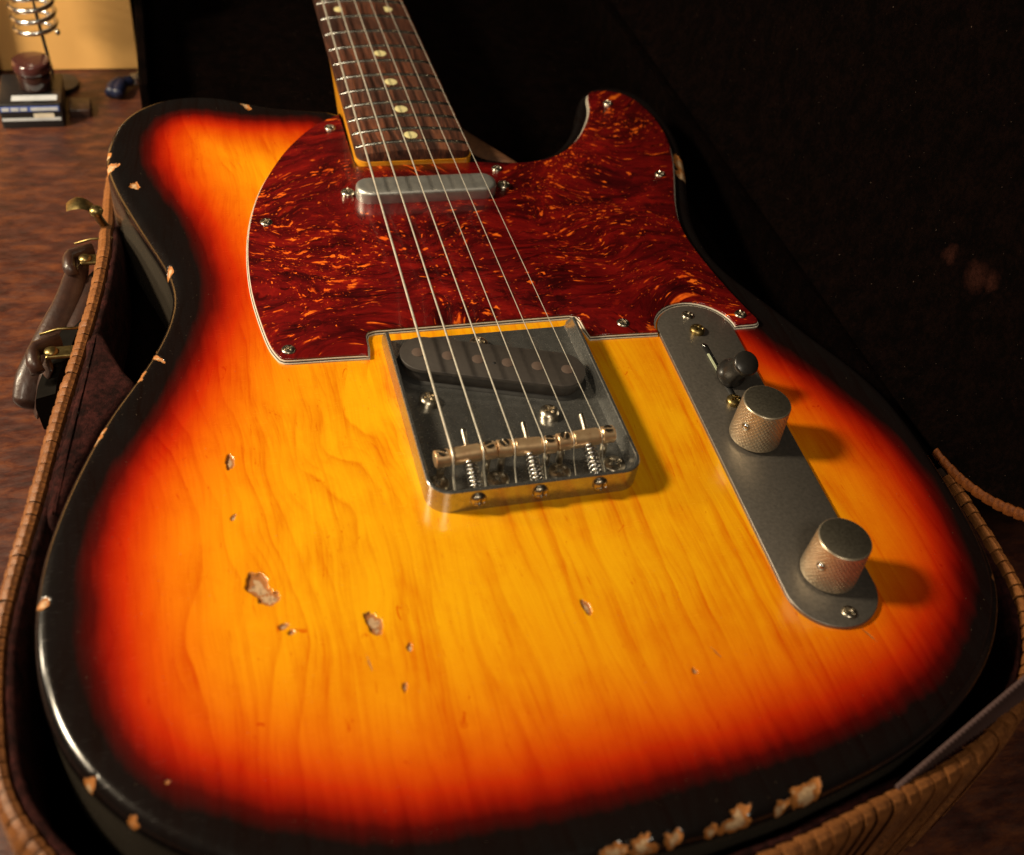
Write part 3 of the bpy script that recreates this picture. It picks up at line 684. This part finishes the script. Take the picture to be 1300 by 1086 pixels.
# knobs
def knob(cx, cy, rot):
    nA, rows = 288, 84; V = []
    z0, z1 = 3.0, 19.4
    for i in range(rows):
        t = i / (rows - 1); z = z0 + (z1 - z0) * t; rr = 9.75 - .75 * t
        edge = min(1, i / 3, (rows - 1 - i) / 4)
        for j in range(nA):
            a = 2 * math.pi * j / nA
            u_ = (a * 36 + z * 3.3) / 2; v_ = (a * 36 - z * 3.3) / 2
            k = min(abs(math.sin(u_)), abs(math.sin(v_)))
            V.append((cx + (rr - .28 * edge * (1 - min(1, k * 2.6))) * math.cos(a), cy + (rr - .28 * edge * (1 - min(1, k * 2.6))) * math.sin(a), z))
    F = grid_faces(rows, nA)
    add = [(8.95, 19.62), (8.75, 19.85), (8.45, 19.95)]
    for r_, z in add: V += [(cx + r_ * math.cos(2 * math.pi * j / nA), cy + r_ * math.sin(2 * math.pi * j / nA), z) for j in range(nA)]
    F = grid_faces(rows + 3, nA)
    V += [(cx + 9.2 * math.cos(2 * math.pi * j / nA), cy + 9.2 * math.sin(2 * math.pi * j / nA), 2.6) for j in range(nA)]
    o = (rows + 3) * nA; F += [(j, (j + 1) % nA, o + (j + 1) % nA, o + j) for j in range(nA)]; F.append(tuple(range(o, o + nA)))
    kb = link('volume_knob' if rot else 'tone_knob', V, F, M['knob'], guitar, auto=50)
    v, f = lathe([(8.46, 19.90), (8.3, 19.97), (.01, 19.99)], 64, c=(cx, cy, 0)); link('knob_face', v, f, M['knobtop'], kb, auto=40)
    v, f = lathe([(4.5, 1.5), (4.5, 3.1)], 20, c=(cx, cy, 0)); link('shaft_collar', v, f, M['slot'], kb)
    ang = math.radians(206); dx, dy = math.cos(ang), math.sin(ang)
    v, f = lathe([(1.75, -1.2), (1.75, .1), (1.45, .22), (1.3, .12), (1.3, -.5)], 22, c=(cx + 9.3 * dx, cy + 9.3 * dy, 12.4), axis=(dx, dy, .03), cap=(True, False)); link('screw_hole', v, f, M['knobtop'], kb, auto=40)
    v, f = lathe([(1.2, -.8), (1.15, .15), (.8, .45), (.01, .55)], 18, c=(cx + 9.3 * dx, cy + 9.3 * dy, 12.3), axis=(dx, dy, .1)); link('set_screw', v, f, M['steel'], kb)
knob(90.2, -10.6, True); knob(88.7, -74.9, False)

# ================================================================== THE CASE
case = thing('guitar_case', 'open guitar case with tan ribbed covering and dark plush lining, holding the guitar', 'guitar case', (0, 0, -72))
RIM = [(-121,316,-43),(-127,308,-43),(-134.5,282,-42),(-139.5,258,-40),(-141.8,236,-38),(-142.4,212,-35),(-142.2,192,-29),(-142,172,-20),(-141.6,150,-13),(-145,117,-10.5),(-151.2,81,-10),(-157.6,47.7,-10),(-164.3,7.3,-10),(-170,-24.4,-10),(-172.8,-48,-10),(-171.8,-76,-10),(-168,-97,-10),(-158,-115.5,-10),(-143,-131.5,-10),(-120,-145.5,-10),(-88,-156,-10),(-50,-161.5,-10),(-8,-161.2,-10),(35.7,-157,-10),(67.3,-150.6,-10),(97.5,-144.2,-10),(120,-136.5,-10),(138,-126,-10),(153,-110,-10),(162.5,-90,-10),(166,-66,-10),(167.5,-45,-10),(168,-28,-10.5)]
rim = catmull(RIM, False, 10)
rim = resample(rim, 1.0, closed=False)
# direction of travel is counter-clockwise (left, bottom, right): outward normal = right-hand side of travel
def outw(P):
    t = np.gradient(P[:, :2], axis=0); t /= np.linalg.norm(t, axis=1)[:, None]; return np.stack([t[:, 1], -t[:, 0]], 1) * 1.0
ON = outw(rim)
# check orientation: at the bottom centre the outward normal must point to -y
ib = np.argmin(np.abs(rim[:, 0]) + (rim[:, 1] > 0) * 999)
if ON[ib, 1] > 0: ON = -ON
PROF = [(-2.3, -5.0), (-2.4, -1.2), (-1.7, 0.9), (-.2, 1.7), (1.4, 1.3), (2.6, -.2), (3.2, -3.5), (3.6, -14), (3.8, -30), (3.8, -58)]
# inner shell (bottom half of the case)
def sweep(P, ON, prof):
    V = [(p[0] + n_[0] * a, p[1] + n_[1] * a, p[2] + b) for p, n_ in zip(P, ON) for a, b in prof]
    return V, grid_faces(len(P), len(prof), False)
sh = [(a - .35, b - .5) for a, b in PROF]
v, f = sweep(rim[::3], ON[::3], [(-2.2, -60)] + [(a - .8 if a > 0 else a + .5, b - 1.2) for a, b in PROF])
shell = link('case_shell', v, f, M['dkl'], case, auto=60)
ds = np.r_[0, np.cumsum(np.linalg.norm(np.diff(rim, axis=0), axis=1))]
pos = 0.; cnt = 0
while pos < ds[-1] - 8:
    yy = np.interp(pos, ds, rim[:, 1]); xx = np.interp(pos, ds, rim[:, 0])
    wd = random.uniform(3.6, 5.4) if xx < -100 else random.uniform(4.6, 6.6)
    gap = random.uniform(.45, .85)
    ss = [pos, pos + wd * .5, pos + wd - gap]
    V = []
    hgt = random.uniform(.35, .8) * (1.5 if yy < -100 else 1); sl = random.uniform(-.3, .3)
    for k, s_ in enumerate(ss):
        c = np.array([np.interp(s_, ds, rim[:, q]) for q in range(3)]); n_ = np.array([np.interp(s_, ds, ON[:, q]) for q in range(2)])
        lift = (hgt, hgt * .9, hgt * .3)[k]
        tdir = np.array([-n_[1], n_[0]])
        for a, b in PROF:
            m_ = math.hypot(a + .2, b + 2.5); na, nb = ((a + .2) / m_, (b + 2.5) / m_) if b > -4 else (1 if a > 0 else -1, 0)
            sk = sl * max(0, a)
            V.append((c[0] + n_[0] * (a + na * lift) + tdir[0] * sk, c[1] + n_[1] * (a + na * lift) + tdir[1] * sk, c[2] + b + nb * lift))
    m = len(PROF); F = grid_faces(3, m, False)
    o = len(V)
    c = np.array([np.interp(pos, ds, rim[:, q]) for q in range(3)])
    # step face on the raised end
    n_ = np.array([np.interp(pos, ds, ON[:, q]) for q in range(2)]); tdir = np.array([-n_[1], n_[0]])
    for a, b in PROF:
        V.append((c[0] + n_[0] * (a - (.3 if a > 0 else -.3)), c[1] + n_[1] * (a - (.3 if a > 0 else -.3)), c[2] + b - .4))
    F += [(i, i + 1, o + i + 1, o + i) for i in range(m - 1)]
    mid = tuple(np.mean(V, 0))
    link('covering_strip', V, F, M['tan'], shell, origin=mid, auto=35)
    pos += wd; cnt += 1
print('strips', cnt)
# lining
LIN = [(-2.5, -1.0), (-2.9, .3), (-4.0, .9), (-5.2, -.3), (-6.0, -3), (-6.4, -8), (-6.6, -38)]
v, f = sweep(rim[::2], ON[::2], LIN)
v = [(x + random.gauss(0, .12), y + random.gauss(0, .12), z + random.gauss(0, .15)) for x, y, z in v]
link('plush_lining', v, f, M['plush'], case)
fl = np.vstack([rim[:, :2] - ON * 1.0, [(167, 850), (-120, 850)]])
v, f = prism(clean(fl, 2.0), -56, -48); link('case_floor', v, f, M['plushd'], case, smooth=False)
# waist bolster
bl = catmull([(-148.5,86),(-144.6,90.5),(-141.6,88.5),(-138.6,79),(-134.6,67.5),(-130.6,58),(-137,46.5),(-143.4,34),(-148.6,21),(-153,8),(-156.5,-3),(-160.4,-1),(-159.5,14),(-156,34),(-151.8,58),(-148.8,76)], True, 6)
P = ccw(resample(bl, 1.2)); N = normals2(P); V = []
for d, z in ((0, -48), (0, -11), (.5, -8.6), (1.5, -7.2), (2.8, -6.6)): V += [(x + random.gauss(0, .06), y + random.gauss(0, .06), z + random.gauss(0, .1)) for x, y in (P - N * d)]
n = len(P); F = grid_faces(5, n) + [tuple(range(4 * n, 5 * n))]
link('padding_block', V, F, M['plush'], case)
# neck section of the case: straight plush covered walls
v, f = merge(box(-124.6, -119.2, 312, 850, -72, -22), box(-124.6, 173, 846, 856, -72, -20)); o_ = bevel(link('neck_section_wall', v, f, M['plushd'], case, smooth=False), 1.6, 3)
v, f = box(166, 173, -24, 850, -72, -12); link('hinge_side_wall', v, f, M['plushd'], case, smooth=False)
v, f = tube(catmull([(30, 236, -16), (37, 224, -14), (45, 211.5, -12), (53.5, 200, -11), (60, 192.5, -11)], False, 6), list(np.linspace(9, 1.2, 25)), 14, flat=.5, up=(-.3, -.2, 1))
link('neck_rest', v, f, M['leather2'], case, label='tan leather edge of the neck rest beside the cutaway')
# lid
TILT = .13
def lp(x, y, z): return (169 + x + TILT * (z + 8), y, z)
# lid outline in its own plane (y, z)
LO = [(850, 330), (850, -6), (400, -8), (60, -9), (-10, -9), (-32, -7.5), (-48, -3.5), (-62, 3), (-76, 12.5), (-92, 27), (-110, 48), (-126, 76), (-138, 110), (-144, 150), (-145, 200), (-140, 250), (-120, 300), (-85, 332), (-30, 345), (60, 345)]
lo = np.array([LO[0]] + list(catmull(LO[1:], False, 6)))
n = len(lo)
V = [lp(30, y, z) for y, z in lo] ; F = [tuple(range(n))]
cy_, cz_ = 300, 160
V2 = [lp(0, y, z) for y, z in lo]; V = V + V2; F += [(i, (i + 1) % n, n + (i + 1) % n, n + i) for i in range(n)]
lid = link('lid', V, F, M['vinyl'], case, auto=40)
# lining panel, slightly inside the rim
Lc = np.array([300., 160.]); T_ = resample(lo, 8); NN = normals2(ccw(T_)); T_ = ccw(T_)
V = []
for d, x in ((.2, -.4), (2.5, -.2), (9, 5), (14, 8)): V += [lp(x, y, z) for y, z in (T_ - NN * d)]
m = len(T_); F = grid_faces(4, m) + [tuple(range(3 * m, 4 * m))]
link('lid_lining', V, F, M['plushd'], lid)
# lid binding
seg = lo[np.argmax(lo[:, 0] < 20) - 1:]; seg = resample(np.array([p for p in lo if p[0] < -20 and p[1] < 260]), 1.0, closed=False)
tt = np.gradient(seg, axis=0); tt /= np.linalg.norm(tt, axis=1)[:, None]; nn_ = np.stack([-tt[:, 1], tt[:, 0]], 1)
if nn_[5, 1] > 0: nn_ = -nn_
LP = [(-2.2, 1.0), (-2.1, -.4), (-1.2, -1.0), (.2, -1.1), (1.1, -.8), (1.5, .4), (1.5, 4)]     # (outward in plane, x)
pos = 0; K_ = len(seg)
while pos < K_ - 8:
    wd = random.uniform(3.8, 5.8); hgt = random.uniform(.3, .6); V = []
    for k, s_ in enumerate((pos, pos + wd / 2, pos + wd)):
        c = [np.interp(s_, range(K_), seg[:, q]) for q in range(2)]; nq = [np.interp(s_, range(K_), nn_[:, q]) for q in range(2)]
        lf = (hgt, hgt, -.1)[k]
        for a, x in LP: 
            mlen = math.hypot(a + 1, x - 1); V.append(lp(x + (x - 1) / mlen * lf, c[0] + nq[0] * (a + (a + 1) / mlen * lf), c[1] + nq[1] * (a + (a + 1) / mlen * lf)))
    m = len(LP); F = grid_faces(3, m, False); o = len(V); c = [np.interp(pos, range(K_), seg[:, q]) for q in range(2)]; nq = [np.interp(pos, range(K_), nn_[:, q]) for q in range(2)]
    V += [lp(x + .5, c[0] + nq[0] * (a - .4), c[1] + nq[1] * (a - .4)) for a, x in LP]
    F += [(i, i + 1, o + i + 1, o + i) for i in range(m - 1)]
    link('binding_strip', V, F, M['tan_shaded'], lid, origin=tuple(np.mean(V, 0)), auto=35); pos += wd  # darker copy of the tan: shade on the lid binding put into the colour
# webbing strap
a0, a1 = Vector((79, -146, -8)), Vector((174, -111, 23)); V = []; n = 260
up = Vector((-.03, .12, 1)).normalized(); d = (a1 - a0).normalized(); up = (up - d * up.dot(d)).normalized(); nor = d.cross(up)
for i in range(n):
    t = i / (n - 1); c = a0.lerp(a1, t) - up * 7; h = .45 * math.sin(i * 2 * math.pi / 4)
    for k, (a, b) in enumerate([(-11, .3), (-10.2, .8), (-9.4, .55), (5.4, .55), (6.0, 1.0), (7, .5), (7, -.5), (-11, -.5)]):
        V.append(tuple(c + up * a + nor * (b + (h if 2 <= k <= 3 else h * .5 if k < 6 else 0))))
F = grid_faces(n, 8) + [tuple(range(8)), tuple(range((n - 1) * 8, n * 8))]
link('lid_strap', V, F, M['web'], case, auto=80)
# handle: two hinge mounts, leather grip
def ring_mount(c, tilt):
    v, f = merge(box(c[0] - 1, c[0] + 13, c[1] - 3.2, c[1] + 3.2, c[2] - .8, c[2] + .8)); p = bevel(link('handle_plate', v, f, M['brass'], case, smooth=False), .6)
    v, f = lathe([(2.6, -1.0), (2.8, 0), (2.5, .9), (1.5, 1.5), (.01, 1.7)], 24, c=(c[0] + 1.2, c[1], c[2] + .6)); link('rivet', v, f, M['brass'], p, auto=50)
    v, f = tube([(c[0] - 4, c[1] - 7.5, c[2] - 3), (c[0] - 5.4, c[1] - 4, c[2] - .6), (c[0] - 5.6, c[1], c[2]), (c[0] - 5.2, c[1] + 4, c[2] - .6), (c[0] + 4, c[1] + 8.5, c[2] - 1)], 2.8, 12, flat=1.2); link('leather_loop', v, f, M['leather'], p)
    v, f = tube([(c[0] + 14, c[1] + 9.5, c[2] + 4), (c[0] + 4, c[1] + 10.5, c[2] + 3.4), (c[0] - 3, c[1] + 9, c[2] + 2.4)], .6, 6); link('wire_loop', v, f, M['brass'], p)
ring_mount((-152.2, 157, -22), 0); ring_mount((-164.6, 97, -22), 0)
gp = catmull([(-152.5, 166, -27), (-154.5, 156, -26), (-159.5, 136, -30), (-166.5, 121, -36), (-173, 108, -43), (-176, 101, -48), (-177, 97, -51)], False, 7)
rr = list(np.interp(np.linspace(0, 1, len(gp)), [0, .15, .4, .7, .9, 1], [2.5, 4.5, 6.5, 8, 7, 3.2]))
v, f = tube(gp, rr, 18, flat=.62, up=(.6, 0, .8)); grip = link('handle_grip', v, f, M['leather'], case)
gp = catmull([(-149, 152, -30), (-152, 140, -31), (-156, 126, -33), (-159, 112, -36)], False, 6)
v, f = tube(gp, 4.2, 14, flat=.7); link('handle_strap', v, f, M['leather'], case)
gp = catmull([(-165, 97, -27), (-168, 96.5, -34), (-171.5, 96, -43), (-174, 94, -51)], False, 6)
v, f = tube(gp, 5, 14, flat=.22, up=(.9, .2, .3)); link('strap_end', v, f, M['leather'], case)
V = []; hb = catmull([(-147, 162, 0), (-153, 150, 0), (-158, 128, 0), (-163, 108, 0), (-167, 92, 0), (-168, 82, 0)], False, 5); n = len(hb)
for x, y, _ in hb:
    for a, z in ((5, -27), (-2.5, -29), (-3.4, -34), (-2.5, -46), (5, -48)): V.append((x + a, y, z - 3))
link('shaded_handle_backing', V, grid_faces(n, 5) + [tuple(range(5)), tuple(range((n - 1) * 5, n * 5))], M['matte'], case, auto=50)  # dark leather flap whose near-black colour also carries the shade under the grip
# latch
v, f = tube(catmull([(-143, 187, -26), (-144.6, 182, -18), (-145, 178, -12)], False, 5), [1.9] * 11, 12); lt = link('latch_post', v, f, M['brass'], case)
v, f = lathe([(2.6, -1.6), (3.2, -.2), (2.6, 1.2), (1.2, 1.8), (.01, 1.9)], 22, c=(-145, 178, -11)); link('latch_cap', v, f, M['brass'], lt, auto=50)
V = []; Lg = 14
for i in range(Lg):
    t = i / (Lg - 1); c = Vector((-146 - 11.5 * t, 180 + 3 * t, -11 + 2.5 * math.sin(t * 3.1) - 1.0 * t)); wv = 3.2 + 1.6 * math.sin(t * 3)
    for a, b in ((-wv, 0), (-wv * .5, .8), (wv * .5, .8), (wv, 0), (wv * .5, -.4), (-wv * .5, -.4)): V.append((c.x, c.y + a, c.z + b))
F = grid_faces(Lg, 6) + [tuple(range(6)), tuple(range((Lg - 1) * 6, Lg * 6))]
link('latch_tongue', V, F, M['brass'], lt, auto=50)

# ================================================================== THE SETTING
TZ = -72
v, f = box(-900, 900, -700, 1100, TZ - 30, TZ); tt_ = link('table_top', v, f, M['table'], None, smooth=False, kind='structure')
cup = thing('storage_box', 'large pale yellow box standing at the back of the table, behind the wire coil', 'box', (-430, 440, TZ))
v, f = box(-800, -126.9, 424, 700, TZ + .3, 16); bevel(link('side_panel', v, f, M['cup'], cup, smooth=False), .8)
v, f = box(-216, -209, 412, 423.6, TZ + .3, 60); pst = thing('wooden_post', 'dark brown upright board cut off by the left edge, in front of the yellow box', 'board', (-450, 410, TZ))
bevel(link('upright_board', v, f, M['leather'], pst, smooth=False), 1)
# black box with printed label
bx = thing('printed_box', 'small black box with blue and white printed bands under the round pot', 'box', (-186, 372, TZ))
v, f = prism(rrect(-204, -170, 356, 392, 1.2, 3), TZ, TZ + 15, .6); link('carton', v, f, M['dk'], bx, auto=40)
v, f = box(-201.5, -173, 355.9, 356, TZ + 8.6, TZ + 11.6); 
def slab(x0, x1, z0, z1, mk, nm): 
    v, f = box(x0, x1, 355.75, 356.02, z0, z1); return link(nm, v, f, M[mk], bx, smooth=False)
slab(-203.2, -171.6, TZ + 10.4, TZ + 13.6, 'prb', 'blue_band')
for x0, x1 in ((-202.4, -198.6), (-197.6, -193.4), (-192.6, -188.8)): 
    v, f = box(x0, x1, 355.5, 355.76, TZ + 11, TZ + 13); link('pale_print', v, f, M['prw'], bx, smooth=False)
v, f = box(-187, -172.4, 355.5, 355.76, TZ + 11, TZ + 13); link('pale_print', v, f, M['prw'], bx, smooth=False)
slab(-203.2, -171.6, TZ + 4.6, TZ + 6.4, 'prw', 'white_band'); slab(-186, -175, TZ + 6.4, TZ + 9, 'white', 'cream_patch')
v, f = box(-197, -172.5, 360, 366, TZ + 15.0, TZ + 15.12); link('glossy_flap', v, f, M['prw'], bx, smooth=False)
# round pot with glossy cap
jar = thing('round_pot', 'round dark glass pot with a glossy maroon cap standing on the printed box', 'pot', (-184, 376, TZ + 15.2))
v, f = lathe([(8.2, 0), (9.2, .8), (9.4, 9), (8.8, 10.5), (8.2, 11)], 36, c=(-184, 376, TZ + 15.2)); link('pot_body', v, f, M['jar'], jar, auto=50)
v, f = lathe([(9.9, 10.6), (10.6, 11.4), (10.6, 15.6), (10.2, 16.6), (9.0, 17), (.01, 17.1)], 40, c=(-184, 376, TZ + 15.2)); link('pot_cap', v, f, M['lid'], jar, auto=50)
# coil holder standing behind the pot
ch = thing('coil_holder', 'bright steel wire coil held on a thin rod above the round pot', 'coil stand', (-178, 392, TZ))
v, f = tube([(-176, 404, TZ), (-176.5, 396, -50), (-178, 392, -20), (-179, 392, 8), (-179, 394, 60)], 1.0, 8); link('rod', v, f, M['slot'], ch)
tn = 11; pts = []
for i in range(tn * 24):
    t = i / (tn * 24); a = i / 24 * 2 * math.pi; r = 11.2 + .9 * math.sin(t * 3)
    pts.append((-179.5 + r * math.cos(a), 392 + r * math.sin(a), -32 + t * 74))
v, f = tube(pts, 1.4, 8); link('coil', v, f, M['steel'], ch)
v, f = lathe([(11, 0), (11.5, 1), (11, 3), (.01, 3.4)], 32, c=(-174, 404, TZ)); link('base', v, f, M['dk'], ch, auto=50)
# pliers
pl = thing('pliers', 'small pliers with dark blue grips lying on the table beside the case', 'pliers', (-135, 398, TZ))
for dx, s_ in ((0, 0), (3.5, 3)):
    v, f = tube(catmull([(-144 + dx, 386 - s_ * .5, TZ + 4.5), (-142 + dx * .8, 393 - s_, TZ + 5.2), (-137, 399 - s_ * .6, TZ + 5), (-131.5, 402 - s_ * .3, TZ + 4.5)], False, 5), [3.6] * 4 + [3.9] * 6 + [3.0] * 5 + [2.4], 12); link('grip', v, f, M['blue'], pl)
v, f = lathe([(3.4, 0), (3.6, .6), (3.6, 4.6), (.01, 5)], 18, c=(-129.5, 403.5, TZ + 2)); link('pivot', v, f, M['bridge'], pl, auto=50)
v, f = tube([(-131, 403, TZ + 4.4), (-126.8, 407, TZ + 4.2), (-127.5, 415, TZ + 4)], [2.6, 2.2, .8], 8); link('jaw', v, f, M['bridge'], pl)
bk = thing('dark_eraser_block', 'low dark brown block lying on the table right of the printed box', 'block', (-160, 372, TZ))
v, f = prism(rrect(-168, -155.5, 366, 381, 1.5, 3), TZ, TZ + 5, .8); link('block', v, f, M['leather'], bk, auto=40)

for o in bpy.data.objects:
    if '_w' in o.keys(): del o['_w']
